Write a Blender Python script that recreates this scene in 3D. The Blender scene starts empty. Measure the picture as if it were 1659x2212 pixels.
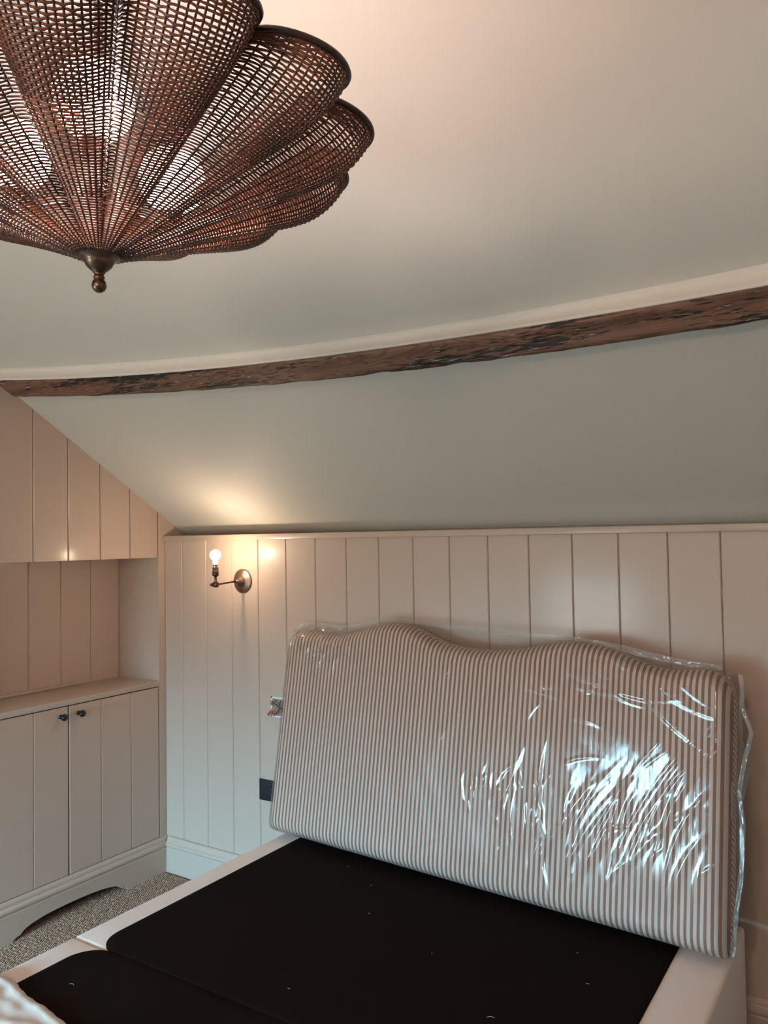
import bpy, bmesh, math, random
import numpy as np
from mathutils import Vector, Matrix, noise
random.seed(7)
C = bpy.context.scene.collection
PI = math.pi
S = bpy.context.scene

# ------------------------------------------------------------------ camera
yaw, pitch, roll = 0.5729983, 0.0333888, -0.0157775
F_PX = 1716.87
fw = Vector((-math.sin(yaw)*math.cos(pitch), math.cos(yaw)*math.cos(pitch), math.sin(pitch)))
rt = Vector((math.cos(yaw), math.sin(yaw), 0.0))
up = rt.cross(fw)
r2 = rt*math.cos(roll) + up*math.sin(roll)
u2 = -rt*math.sin(roll) + up*math.cos(roll)
cam_d = bpy.data.cameras.new('camera')
cam = bpy.data.objects.new('camera', cam_d); C.objects.link(cam)
cam.matrix_world = Matrix(((r2.x, u2.x, -fw.x, 2.7978), (r2.y, u2.y, -fw.y, -2.49361), (r2.z, u2.z, -fw.z, 1.46803), (0, 0, 0, 1)))
cam_d.sensor_fit = 'VERTICAL'; cam_d.sensor_height = 36.0; cam_d.lens = 36.0*F_PX/2212.0
cam_d.clip_start = 0.02
S.camera = cam

# ------------------------------------------------------------------ world, exposure
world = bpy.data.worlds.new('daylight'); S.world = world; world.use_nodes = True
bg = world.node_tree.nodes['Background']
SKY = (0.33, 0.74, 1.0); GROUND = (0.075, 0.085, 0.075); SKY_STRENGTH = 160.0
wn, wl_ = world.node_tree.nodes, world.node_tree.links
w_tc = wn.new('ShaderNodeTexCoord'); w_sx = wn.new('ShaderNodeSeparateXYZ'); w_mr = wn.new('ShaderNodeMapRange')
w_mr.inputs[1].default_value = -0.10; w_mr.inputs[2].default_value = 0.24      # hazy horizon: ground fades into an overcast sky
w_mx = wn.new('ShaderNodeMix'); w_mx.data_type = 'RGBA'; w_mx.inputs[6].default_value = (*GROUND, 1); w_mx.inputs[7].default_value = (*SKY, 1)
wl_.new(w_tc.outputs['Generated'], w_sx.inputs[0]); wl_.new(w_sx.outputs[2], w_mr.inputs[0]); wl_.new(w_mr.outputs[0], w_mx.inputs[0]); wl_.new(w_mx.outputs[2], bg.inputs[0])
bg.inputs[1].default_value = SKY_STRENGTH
PENDANT_E = 50.0; PENDANT_COL = (1.0, 0.79, 0.70)
SCONCE_E = 860.0; SCONCE_COL = (1.0, 0.76, 0.52)
FILL_E = 72.0; FILL_COL = (1.0, 0.78, 0.66)
S.view_settings.view_transform = 'Standard'; S.view_settings.look = 'None'
S.view_settings.gamma = 1.0; S.view_settings.use_curve_mapping = False
S.view_settings.exposure = 0.36

# ------------------------------------------------------------------ materials
def mat(name, col, rough=0.5, metal=0.0, **kw):
    m = bpy.data.materials.new(name); m.use_nodes = True
    b = m.node_tree.nodes['Principled BSDF']
    b.inputs['Base Color'].default_value = (*col, 1); b.inputs['Roughness'].default_value = rough
    b.inputs['Metallic'].default_value = metal
    for k, v in kw.items(): b.inputs[k].default_value = v
    return m
def nodes(m): return m.node_tree.nodes, m.node_tree.links, m.node_tree.nodes['Principled BSDF']
def add_bump(m, scale, dist, strength=0.3, detail=4, coord='Object', stretch=None):
    n, l, b = nodes(m)
    tc = n.new('ShaderNodeTexCoord'); mp = n.new('ShaderNodeMapping')
    if stretch: mp.inputs['Scale'].default_value = stretch
    nz = n.new('ShaderNodeTexNoise'); nz.inputs['Scale'].default_value = scale; nz.inputs['Detail'].default_value = detail
    bp = n.new('ShaderNodeBump'); bp.inputs['Strength'].default_value = strength; bp.inputs['Distance'].default_value = dist
    l.new(tc.outputs[coord], mp.inputs[0]); l.new(mp.outputs[0], nz.inputs[0]); l.new(nz.outputs[0], bp.inputs['Height'])
    l.new(bp.outputs[0], b.inputs['Normal'])
    return nz
def add_tint(m, c1, c2, scale, detail=3, stretch=None):
    n, l, b = nodes(m)
    tc = n.new('ShaderNodeTexCoord'); mp = n.new('ShaderNodeMapping')
    if stretch: mp.inputs['Scale'].default_value = stretch
    nz = n.new('ShaderNodeTexNoise'); nz.inputs['Scale'].default_value = scale; nz.inputs['Detail'].default_value = detail
    r = n.new('ShaderNodeValToRGB'); r.color_ramp.elements[0].position = 0.3; r.color_ramp.elements[1].position = 0.7
    r.color_ramp.elements[0].color = (*c1, 1); r.color_ramp.elements[1].color = (*c2, 1)
    l.new(tc.outputs['Object'], mp.inputs[0]); l.new(mp.outputs[0], nz.inputs[0]); l.new(nz.outputs[0], r.inputs[0]); l.new(r.outputs[0], b.inputs['Base Color'])

paint = mat('eggshell_paint', (0.52, 0.40, 0.33), 0.42, **{'Coat Weight': 0.20, 'Coat Roughness': 0.15})
add_bump(paint, 140, 0.0004, 0.15, 3, stretch=(1, 1, 0.25))
plaster = mat('ceiling_plaster', (0.66, 0.62, 0.56), 0.62)
add_bump(plaster, 5, 0.006, 0.18, 5)
plaster_rough = mat('plaster_upstand', (0.74, 0.67, 0.61), 0.7)
add_bump(plaster_rough, 28, 0.004, 0.5, 6)
dark_void = mat('dark_carcass_shade', (0.05, 0.045, 0.04), 0.7)
backing = mat('wall_backing', (0.30, 0.25, 0.21), 0.7)
worktop_m = mat('worktop_paint', (0.50, 0.405, 0.345), 0.35, **{'Coat Weight': 0.3, 'Coat Roughness': 0.15})
add_bump(worktop_m, 160, 0.0004, 0.15, 3)
bronze = mat('aged_bronze', (0.16, 0.095, 0.065), 0.32, 0.95); add_tint(bronze, (0.12, 0.07, 0.05), (0.22, 0.135, 0.095), 30)
bronze_pale = mat('satin_copper_bronze', (0.30, 0.18, 0.14), 0.40, 0.9); add_tint(bronze_pale, (0.26, 0.155, 0.125), (0.34, 0.21, 0.165), 25)
black_knob = mat('black_knob', (0.012, 0.010, 0.010), 0.32)
black_plastic = mat('black_socket', (0.010, 0.012, 0.014), 0.45)
black_hole = mat('socket_hole', (0.002, 0.002, 0.002), 0.8)
white_plastic = mat('white_plastic', (0.80, 0.80, 0.78), 0.4)
cream_fabric = mat('cream_divan_fabric', (0.84, 0.69, 0.62), 0.9, **{'Sheen Weight': 0.25})
add_bump(cream_fabric, 420, 0.0008, 0.35, 2)
black_fabric = mat('black_base_fabric', (0.0072, 0.0026, 0.0012), 0.95, **{'Specular IOR Level': 0.12})
add_bump(black_fabric, 700, 0.0006, 0.3, 2)
lint_m = mat('pale_lint', (0.5, 0.45, 0.4), 0.9)
sheet_m = mat('pale_dust_sheet', (0.72, 0.62, 0.56), 0.75, **{'Sheen Weight': 0.3}); add_bump(sheet_m, 260, 0.0008, 0.4, 3); 
tag_m = mat('tag_fabric', (0.50, 0.42, 0.38), 0.8)
ink = mat('tag_ink', (0.04, 0.035, 0.03), 0.8)

def rattan():
    m = mat('brown_rattan', (0.10, 0.035, 0.018), 0.42)
    n, l, b = nodes(m)
    b.inputs['Coat Weight'].default_value = 0.25; b.inputs['Coat Roughness'].default_value = 0.25
    add_tint(m, (0.085, 0.028, 0.017), (0.26, 0.085, 0.040), 18, 5)
    return m
rattan_m = rattan()
rattan_dark = mat('dark_rattan', (0.045, 0.018, 0.011), 0.45, **{'Coat Weight': 0.2})

def emis(name, col, st):
    m = bpy.data.materials.new(name); m.use_nodes = True
    n = m.node_tree.nodes; n.clear(); o = n.new('ShaderNodeOutputMaterial'); e = n.new('ShaderNodeEmission')
    e.inputs[0].default_value = (*col, 1); e.inputs[1].default_value = st
    m.node_tree.links.new(e.outputs[0], o.inputs[0]); return m
opal_bulb = emis('lit_opal_globe', PENDANT_COL, PENDANT_E)
def frosted():
    m = emis('frosted_bulb_glass', SCONCE_COL, 5.0)
    n, l = m.node_tree.nodes, m.node_tree.links
    o = n['Material Output']; e = n['Emission']; t = n.new('ShaderNodeBsdfTransparent'); x = n.new('ShaderNodeMixShader'); x.inputs[0].default_value = 0.45
    l.new(t.outputs[0], x.inputs[1]); l.new(e.outputs[0], x.inputs[2]); l.new(x.outputs[0], o.inputs[0]); return m
frosted_m = frosted()
sconce_bulb = emis('lit_bulb', SCONCE_COL, SCONCE_E)

def stripes():
    m = mat('striped_ticking', (0.6, 0.5, 0.45), 0.85, **{'Sheen Weight': 0.15})
    n, l, b = nodes(m)
    at = n.new('ShaderNodeAttribute'); at.attribute_name = 'cloth'
    sp = n.new('ShaderNodeSeparateXYZ'); l.new(at.outputs['Vector'], sp.inputs[0])
    mu = n.new('ShaderNodeMath'); mu.operation = 'MULTIPLY'; mu.inputs[1].default_value = 1/0.0166; l.new(sp.outputs[0], mu.inputs[0])
    fr = n.new('ShaderNodeMath'); fr.operation = 'FRACT'; l.new(mu.outputs[0], fr.inputs[0])
    r = n.new('ShaderNodeValToRGB'); r.color_ramp.interpolation = 'LINEAR'
    e = r.color_ramp.elements; e[0].position = 0.0; e[1].position = 0.04
    cream = (0.60, 0.50, 0.43, 1); tan = (0.285, 0.125, 0.085, 1)
    e[0].color = cream; e[1].color = tan
    for pos, c in ((0.47, tan), (0.51, cream)):
        q = e.new(pos); q.color = c
    l.new(fr.outputs[0], r.inputs[0]); l.new(r.outputs[0], b.inputs['Base Color'])
    tc = n.new('ShaderNodeTexCoord'); nz = n.new('ShaderNodeTexNoise'); nz.inputs['Scale'].default_value = 500
    bp = n.new('ShaderNodeBump'); bp.inputs['Strength'].default_value = 0.25; bp.inputs['Distance'].default_value = 0.0008
    l.new(tc.outputs['Object'], nz.inputs[0]); l.new(nz.outputs[0], bp.inputs['Height']); l.new(bp.outputs[0], b.inputs['Normal'])
    return m
stripe_m = stripes()

def film():
    m = bpy.data.materials.new('clear_polythene'); m.use_nodes = True
    n, l = m.node_tree.nodes, m.node_tree.links; n.clear()
    o = n.new('ShaderNodeOutputMaterial')
    tr = n.new('ShaderNodeBsdfTransparent'); tr.inputs[0].default_value = (0.97, 0.97, 0.965, 1)
    gl = n.new('ShaderNodeBsdfGlossy'); gl.inputs['Roughness'].default_value = 0.12
    df = n.new('ShaderNodeBsdfDiffuse'); df.inputs[0].default_value = (0.85, 0.82, 0.78, 1)
    tc = n.new('ShaderNodeTexCoord'); mp = n.new('ShaderNodeMapping'); mp.inputs['Rotation'].default_value = (0, 0.45, 0); mp.inputs['Scale'].default_value = (1.0, 1, 0.22)
    nz = n.new('ShaderNodeTexNoise'); nz.inputs['Scale'].default_value = 26; nz.inputs['Detail'].default_value = 3
    bp = n.new('ShaderNodeBump'); bp.inputs['Strength'].default_value = 0.13; bp.inputs['Distance'].default_value = 0.010
    l.new(tc.outputs['Object'], mp.inputs[0]); l.new(mp.outputs[0], nz.inputs[0]); l.new(nz.outputs[0], bp.inputs['Height'])
    l.new(bp.outputs[0], gl.inputs['Normal'])
    fr = n.new('ShaderNodeFresnel'); fr.inputs[0].default_value = 1.5; l.new(bp.outputs[0], fr.inputs['Normal'])
    mu = n.new('ShaderNodeMath'); mu.operation = 'MULTIPLY'; mu.use_clamp = True; mu.inputs[1].default_value = 0.95; l.new(fr.outputs[0], mu.inputs[0])
    mn = n.new('ShaderNodeMath'); mn.operation = 'MINIMUM'; mn.inputs[1].default_value = 0.40; l.new(mu.outputs[0], mn.inputs[0]); mu = mn
    m1 = n.new('ShaderNodeMixShader'); m1.inputs[0].default_value = 0.022; l.new(tr.outputs[0], m1.inputs[1]); l.new(df.outputs[0], m1.inputs[2])
    m2 = n.new('ShaderNodeMixShader'); l.new(mu.outputs[0], m2.inputs[0]); l.new(m1.outputs[0], m2.inputs[1]); l.new(gl.outputs[0], m2.inputs[2])
    l.new(m2.outputs[0], o.inputs[0]); return m
film_m = film()

def clear_glass():
    m = bpy.data.materials.new('window_glass'); m.use_nodes = True
    n, l = m.node_tree.nodes, m.node_tree.links; n.clear()
    o = n.new('ShaderNodeOutputMaterial'); tr = n.new('ShaderNodeBsdfTransparent'); gl = n.new('ShaderNodeBsdfGlossy'); gl.inputs['Roughness'].default_value = 0.02
    m2 = n.new('ShaderNodeMixShader'); m2.inputs[0].default_value = 0.06
    l.new(tr.outputs[0], m2.inputs[1]); l.new(gl.outputs[0], m2.inputs[2]); l.new(m2.outputs[0], o.inputs[0]); return m
glass_m = clear_glass()

def old_wood():
    m = mat('old_beam_wood', (0.2, 0.09, 0.05), 0.6)
    n, l, b = nodes(m)
    def N(t, **k):
        x = n.new(t)
        for kk, v in k.items(): setattr(x, kk, v)
        return x
    tc = N('ShaderNodeTexCoord')
    mp = N('ShaderNodeMapping'); mp.inputs['Scale'].default_value = (0.16, 1, 1); l.new(tc.outputs['Object'], mp.inputs[0])
    # grain: rings cut by a plane, pushed about by noise so that cathedrals and eyes appear
    nz = N('ShaderNodeTexNoise'); nz.inputs['Scale'].default_value = 11; nz.inputs['Detail'].default_value = 1.5; l.new(mp.outputs[0], nz.inputs[0])
    ms = N('ShaderNodeMath', operation='MULTIPLY'); ms.inputs[1].default_value = 24; l.new(nz.outputs[0], ms.inputs[0])
    fr = N('ShaderNodeMath', operation='FRACT'); l.new(ms.outputs[0], fr.inputs[0])
    r1 = N('ShaderNodeValToRGB'); e = r1.color_ramp.elements
    e[0].position = 0.0; e[0].color = (0.060, 0.022, 0.015, 1); e[1].position = 0.22; e[1].color = (0.26, 0.108, 0.066, 1)
    q = e.new(0.85); q.color = (0.23, 0.094, 0.058, 1); q = e.new(1.0); q.color = (0.085, 0.032, 0.022, 1)
    l.new(fr.outputs[0], r1.inputs[0])
    # broad tone change
    n2 = N('ShaderNodeTexNoise'); n2.inputs['Scale'].default_value = 14; n2.inputs['Detail'].default_value = 3; l.new(mp.outputs[0], n2.inputs[0])
    m1 = N('ShaderNodeMix', data_type='RGBA', blend_type='MIX'); l.new(n2.outputs[0], m1.inputs[0]); l.new(r1.outputs[0], m1.inputs[6]); m1.inputs[7].default_value = (0.185, 0.105, 0.068, 1)
    # dark rotten streaks
    mp3 = N('ShaderNodeMapping'); mp3.inputs['Scale'].default_value = (0.17, 1.3, 1.3); l.new(tc.outputs['Object'], mp3.inputs[0])
    n3 = N('ShaderNodeTexNoise'); n3.inputs['Scale'].default_value = 130; n3.inputs['Detail'].default_value = 4; l.new(mp3.outputs[0], n3.inputs[0])
    n4 = N('ShaderNodeTexNoise'); n4.inputs['Scale'].default_value = 12; n4.inputs['Detail'].default_value = 2; l.new(mp3.outputs[0], n4.inputs[0])
    ad = N('ShaderNodeMath', operation='MULTIPLY_ADD'); ad.inputs[1].default_value = 1.25; l.new(n4.outputs[0], ad.inputs[0]); l.new(n3.outputs[0], ad.inputs[2])
    r3 = N('ShaderNodeValToRGB'); r3.color_ramp.elements[0].position = 1.0; r3.color_ramp.elements[1].position = 1.0
    mr = N('ShaderNodeMapRange'); mr.inputs[1].default_value = 1.15; mr.inputs[2].default_value = 1.27; l.new(ad.outputs[0], mr.inputs[0])
    m2 = N('ShaderNodeMix', data_type='RGBA', blend_type='MIX'); l.new(mr.outputs[0], m2.inputs[0]); l.new(m1.outputs[2], m2.inputs[6]); m2.inputs[7].default_value = (0.012, 0.009, 0.008, 1)
    # white paint flecks inside the rotten patches
    vo = N('ShaderNodeTexNoise'); vo.inputs['Scale'].default_value = 150; vo.inputs['Detail'].default_value = 1; l.new(mp3.outputs[0], vo.inputs[0])
    g1 = N('ShaderNodeMath', operation='GREATER_THAN'); g1.inputs[1].default_value = 0.68; l.new(vo.outputs[0], g1.inputs[0])
    g2 = N('ShaderNodeMath', operation='GREATER_THAN'); g2.inputs[1].default_value = 1.12; l.new(ad.outputs[0], g2.inputs[0])
    g3 = N('ShaderNodeMath', operation='MULTIPLY'); l.new(g1.outputs[0], g3.inputs[0]); l.new(g2.outputs[0], g3.inputs[1])
    m3 = N('ShaderNodeMix', data_type='RGBA', blend_type='MIX'); l.new(g3.outputs[0], m3.inputs[0]); l.new(m2.outputs[2], m3.inputs[6]); m3.inputs[7].default_value = (0.42, 0.38, 0.35, 1)
    l.new(m3.outputs[2], b.inputs['Base Color'])
    bp = N('ShaderNodeBump'); bp.inputs['Strength'].default_value = 0.8; bp.inputs['Distance'].default_value = 0.004
    iv = N('ShaderNodeMath', operation='SUBTRACT'); l.new(fr.outputs[0], iv.inputs[0]); l.new(mr.outputs[0], iv.inputs[1])
    l.new(iv.outputs[0], bp.inputs['Height']); l.new(bp.outputs[0], b.inputs['Normal'])
    return m
wood_m = old_wood()

def carpet_mat(name, c1, c2, bump):
    m = mat(name, c1, 0.95)
    n, l, b = nodes(m)
    tc = n.new('ShaderNodeTexCoord'); v = n.new('ShaderNodeTexVoronoi'); v.inputs['Scale'].default_value = 150
    nz = n.new('ShaderNodeTexNoise'); nz.inputs['Scale'].default_value = 210; nz.inputs['Detail'].default_value = 2
    r = n.new('ShaderNodeValToRGB'); r.color_ramp.elements[0].position = 0.36; r.color_ramp.elements[1].position = 0.64
    r.color_ramp.elements[0].color = (*c1, 1); r.color_ramp.elements[1].color = (*c2, 1)
    l.new(tc.outputs['Object'], v.inputs[0]); l.new(tc.outputs['Object'], nz.inputs[0])
    l.new(nz.outputs[0], r.inputs[0]); l.new(r.outputs[0], b.inputs['Base Color'])
    bp = n.new('ShaderNodeBump'); bp.invert = True; bp.inputs['Strength'].default_value = bump; bp.inputs['Distance'].default_value = 0.003
    l.new(v.outputs[0], bp.inputs['Height']); l.new(bp.outputs[0], b.inputs['Normal'])
    return m
carpet_m = carpet_mat('carpet_ground', (0.045, 0.034, 0.028), (0.12, 0.095, 0.08), 0.9)
yarn_m = carpet_mat('carpet_yarn', (0.19, 0.115, 0.078), (0.60, 0.42, 0.31), 0.2)

# ------------------------------------------------------------------ mesh helpers
def obj(name, verts, faces, m, parent=None, smooth=False, autos=None):
    me = bpy.data.meshes.new(name); me.from_pydata([tuple(v) for v in verts], [], faces)
    if smooth: me.polygons.foreach_set('use_smooth', [True]*len(me.polygons))
    me.materials.append(m); me.update()
    o = bpy.data.objects.new(name, me); C.objects.link(o)
    if parent: o.parent = parent
    return o
class MB:
    def __init__(s): s.v = []; s.f = []; s.sm = []
    def add(s, v, f, smooth=False):
        k = len(s.v); s.v += [tuple(x) for x in v]; s.f += [tuple(i+k for i in q) for q in f]; s.sm += [smooth]*len(f); return s
    def box(s, a, b):
        x0, y0, z0 = [min(a[i], b[i]) for i in range(3)]; x1, y1, z1 = [max(a[i], b[i]) for i in range(3)]
        return s.add([(x0,y0,z0),(x1,y0,z0),(x1,y1,z0),(x0,y1,z0),(x0,y0,z1),(x1,y0,z1),(x1,y1,z1),(x0,y1,z1)],
                     [(0,3,2,1),(4,5,6,7),(0,1,5,4),(1,2,6,5),(2,3,7,6),(3,0,4,7)])
    def rbox(s, a, b, r, n=3):                      # rounded box
        bm = bmesh.new(); bmesh.ops.create_cube(bm, size=1)
        for v in bm.verts:
            v.co = Vector([(a[i]+b[i])/2 + v.co[i]*abs(b[i]-a[i]) for i in range(3)])
        bmesh.ops.bevel(bm, geom=bm.edges[:], offset=r, segments=n, profile=0.5, affect='EDGES')
        bm.verts.index_update()
        s.add([v.co[:] for v in bm.verts], [[v.index for v in f.verts] for f in bm.faces], True); bm.free(); return s
    def prism(s, prof, za, zb, tf=lambda a, d, z: (a, d, z)):   # closed profile (a,d), extruded z; za/zb may be functions of a
        n = len(prof); fa = za if callable(za) else (lambda a: za); fb = zb if callable(zb) else (lambda a: zb)
        v = [tf(a, d, fa(a)) for a, d in prof] + [tf(a, d, fb(a)) for a, d in prof]
        f = [(i, (i+1) % n, n+(i+1) % n, n+i) for i in range(n)] + [tuple(range(n))[::-1], tuple(range(n, 2*n))]
        return s.add(v, f)
    def tube(s, pts, r, n=8, caps=True, closed=False):
        pts = [Vector(p) for p in pts]; m = len(pts); rr = r if isinstance(r, (list, tuple)) else [r]*m
        vs = []; nrm = None
        for i, p in enumerate(pts):
            if closed: t = pts[(i+1) % m]-pts[i-1]
            else: t = pts[min(i+1, m-1)]-pts[max(i-1, 0)]
            t.normalize()
            if nrm is None:
                nrm = t.orthogonal().normalized()
            nrm = (nrm - t*nrm.dot(t)).normalized(); bn = t.cross(nrm)
            for k in range(n):
                a = 2*PI*k/n; vs.append(p + (nrm*math.cos(a)+bn*math.sin(a))*rr[i])
        f = []
        for i in range(m if closed else m-1):
            j = (i+1) % m
            for k in range(n):
                k2 = (k+1) % n; f.append((i*n+k, i*n+k2, j*n+k2, j*n+k))
        if caps and not closed: f += [tuple(range(n))[::-1], tuple((m-1)*n+k for k in range(n))]
        return s.add(vs, f, True)
    def lathe(s, prof, o, axis=(0, 0, 1), n=32):    # prof: (radius, height) along axis from o
        ax = Vector(axis).normalized(); e1 = ax.orthogonal().normalized(); e2 = ax.cross(e1); o = Vector(o)
        v = []; f = []
        for r, h in prof:
            for k in range(n):
                a = 2*PI*k/n; v.append(o+ax*h+(e1*math.cos(a)+e2*math.sin(a))*max(r, 1e-5))
        for i in range(len(prof)-1):
            for k in range(n):
                k2 = (k+1) % n; f.append((i*n+k, i*n+k2, (i+1)*n+k2, (i+1)*n+k))
        return s.add(v, f, True)
    def build(s, name, m, parent=None):
        me = bpy.data.meshes.new(name); me.from_pydata(s.v, [], s.f)
        me.polygons.foreach_set('use_smooth', s.sm); me.materials.append(m); me.update()
        bm = bmesh.new(); bm.from_mesh(me); bmesh.ops.recalc_face_normals(bm, faces=bm.faces); bm.to_mesh(me); bm.free()
        o = bpy.data.objects.new(name, me); C.objects.link(o)
        if parent: o.parent = parent
        return o
def tag(o, label=None, cat=None, group=None, kind=None):
    if label: o['label'] = label
    if cat: o['category'] = cat
    if group: o['group'] = group
    if kind: o['kind'] = kind
    return o
def empty(name, loc=(0, 0, 0)):
    o = bpy.data.objects.new(name, None); C.objects.link(o); o.location = loc; o.empty_display_size = 0.05; return o
def struct(o): o['kind'] = 'structure'; return o
def place_children(root):                          # parts were modelled in world space: keep them there
    bpy.context.view_layer.update()
    inv = Matrix.Translation(root.location).inverted()
    for ch in root.children: ch.matrix_parent_inverse = inv

# ------------------------------------------------------------------ room shell
XR = 4.3; YR = -4.0; ZF = 2.60; SL = 0.63
def slope(y): return min(ZF, 1.503 + SL*(0.122 - y))
Y_FLAT = 0.122 - (ZF-1.503)/SL
CAP_T, CAP_B = 1.495, 1.4725

struct(MB().box((-0.6, YR-0.15, -0.12), (XR+0.15, 0.3, 0.0)).build('floor', carpet_m))
# ceiling: sloping plane down to the ledge, flat part above the middle of the room
cl = MB()
prof = [(0.16, slope(0.16)-0.0), (Y_FLAT, ZF), (YR-0.1, ZF), (YR-0.1, ZF+0.1), (Y_FLAT-0.03, ZF+0.1), (0.16, slope(0.16)+0.12)]
cl.add([(x, y, z) for x in (-0.45, XR+0.1) for y, z in prof], [tuple(range(6)), tuple(range(6, 12))[::-1]] + [(i, (i+1) % 6, 6+(i+1) % 6, 6+i) for i in range(6)])
struct(cl.build('ceiling', plaster))

# back wall: backing, tongue and groove boards as parts
wb = MB().box((-0.35, 0.012, 0.0), (XR+0.1, 0.124, 1.478))
wb.box((-0.35, 0.124, 0.0), (XR+0.1, 0.17, 1.62))
wall_back = struct(wb.build('wall_back', backing))
CH = 0.0032
def board_prof(a0, a1, t=0.012, ch=CH, g=0.0006):
    a0 += g; a1 -= g
    return [(a0, 0), (a0, t-ch), (a0+ch, t), (a1-ch, t), (a1, t-ch), (a1, 0)]
edges = [0.0] + [0.1105+0.15*k for k in range(28)] + [XR]
for i in range(len(edges)-1):
    MB().prism(board_prof(edges[i], edges[i+1]), 0.0, CAP_B+0.002, lambda a, d, z: (a, 0.0125-d, z)).build('board', paint, wall_back)
# ledge cap on top of the boards
t1 = MB(); t1.rbox((0.003, -0.0115, CAP_B), (XR, 0.126, CAP_T), 0.002, 2)
tag(struct(t1.build('trim_1', paint)), 'painted ledge capping the low panelled wall')
def skirting_prof(h=0.156):
    return [(0, 0), (0.020, 0), (0.020, h-0.050), (0.0185, h-0.047), (0.0185, h-0.044), (0.022, h-0.040), (0.0235, h-0.034), (0.022, h-0.027), (0.0165, h-0.022), (0.0145, h-0.018), (0.0145, h-0.012), (0.013, h-0.008), (0.010, h-0.003), (0.006, h), (0, h)]
sk = MB(); pf = skirting_prof()
n = len(pf)
v = [(x, -d, z) for x in (0.021, XR) for d, z in pf]
sk.add(v, [(i, (i+1) % n, n+(i+1) % n, n+i) for i in range(n)] + [tuple(range(n)), tuple(range(n, 2*n))[::-1]])
struct(sk.build('baseboard_back', paint))

# left wall: backing beyond the alcove, panelled cladding above the alcove, alcove lining
ALC_X, ALC_T, ALC_B, ALC_E = -0.27, 1.399, 0.846, -0.96
STL = -0.036
wl = MB()
wl.box((-0.45, YR, 0.0), (-0.012, ALC_E-0.004, ZF))                 # solid beyond the unit
def zs(a): return slope(a)+0.02
wl.prism([(ALC_E-0.01, -0.30), (ALC_E-0.01, -0.0125), (Y_FLAT, -0.0125), (-0.03, -0.0125), (-0.03, -0.30), (Y_FLAT, -0.30)][:0] or
         [(ALC_E-0.01, -0.45), (ALC_E-0.01, -0.0125), (STL-0.0, -0.0125), (STL-0.0, -0.45)], ALC_T, zs, lambda a, d, z: (d, a, z))
wl.box((-0.45, ALC_E-0.01, 0.0), (ALC_X-0.012, 0.15, 1.56))           # behind the alcove
wall_left = struct(wl.build('wall_left', backing))
def lboard(a0, a1, z0, z1, xface=0.0, parent=None, t=0.012, ch=CH, g=0.0006, name='board', m=None):
    return MB().prism(board_prof(a0, a1, t, ch, g), z0, z1, lambda a, d, z: (xface-t+d-0.0003, a, z)).build(name, m or paint, parent)
SPB = 0.15355
for k in range(6):
    lboard(STL-0.0015-SPB*(k+1), STL-0.0015-SPB*k, ALC_T, zs, 0.0, wall_left, g=0.0012)
for k in range(16):                                                    # full height boards past the unit, out of frame
    a1 = STL-0.0015-SPB*6-0.15*k; a0 = max(a1-0.15, YR)
    if a1 > YR+0.02: lboard(a0, a1, 0.0, zs, 0.0, wall_left)
# alcove lining boards
lg = [STL, -0.190, -0.343, -0.497, -0.650, -0.803, ALC_E]
for k in range(6): lboard(lg[k+1], lg[k], 0.825, ALC_T+0.01, ALC_X, wall_left)
# corner post with its side lining and the piece above the ledge
stile = MB()
stile.prism([(STL, -0.45), (STL, 0.0), (0.0125, 0.0), (0.0125, -0.45)], 0.0, zs, lambda a, d, z: (d, a, z))
stile.prism([(0.012, -0.05), (0.012, 0.0), (0.165, 0.0), (0.165, -0.05)], 1.47, zs, lambda a, d, z: (d, a, z))
struct(stile.build('trim_2', paint))
# alcove soffit and far side
sf = MB().box((ALC_X-0.01, ALC_E, ALC_T-0.0005), (-0.013, STL, ALC_T+0.004)); sf.box((ALC_X-0.01, ALC_E-0.006, 0.82), (-0.002, ALC_E, ALC_T))
struct(sf.build('trim_3', paint))
# upstand strip at the back of the alcove
us = MB().rbox((ALC_X, -0.80, 0.846), (ALC_X+0.014, -0.262, 0.858), 0.002, 2)
struct(us.build('trim_4', worktop_m))

struct(MB().box((XR, YR-0.1, 0), (XR+0.12, 0.2, ZF+0.05)).build('wall_right', plaster))
# rear wall with a window opening
WX0, WX1, WZ0, WZ1 = 0.22, 1.04, 0.30, 1.15
wr = MB()
wr.box((-0.45, YR-0.12, 0), (WX0, YR, ZF+0.05)); wr.box((WX1, YR-0.12, 0), (XR+0.1, YR, ZF+0.05))
wr.box((WX0, YR-0.12, 0), (WX1, YR, WZ0)); wr.box((WX0, YR-0.12, WZ1), (WX1, YR, ZF+0.05))
struct(wr.build('wall_rear', plaster))
win = struct(empty('window_1', (WX0, YR, WZ0)))
fr = MB()
for a, b in (((WX0, YR-0.1, WZ0), (WX1, YR-0.04, WZ0+0.05)), ((WX0, YR-0.1, WZ1-0.05), (WX1, YR-0.04, WZ1)), ((WX0, YR-0.1, WZ0), (WX0+0.05, YR-0.04, WZ1)),
             ((WX1-0.05, YR-0.1, WZ0), (WX1, YR-0.04, WZ1)), (((WX0+WX1)/2-0.025, YR-0.1, WZ0), ((WX0+WX1)/2+0.025, YR-0.04, WZ1))): fr.box(a, b)
fr.build('window_frame', white_plastic, win)
MB().box((WX0+0.04, YR-0.075, WZ0+0.04), (WX1-0.04, YR-0.07, WZ1-0.04)).build('pane', glass_m, win)
MB().rbox((WX0-0.03, YR-0.1, WZ0-0.02), (WX1+0.03, YR+0.05, WZ0+0.002), 0.004, 2).build('window_sill', white_plastic, win)
place_children(win)
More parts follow.
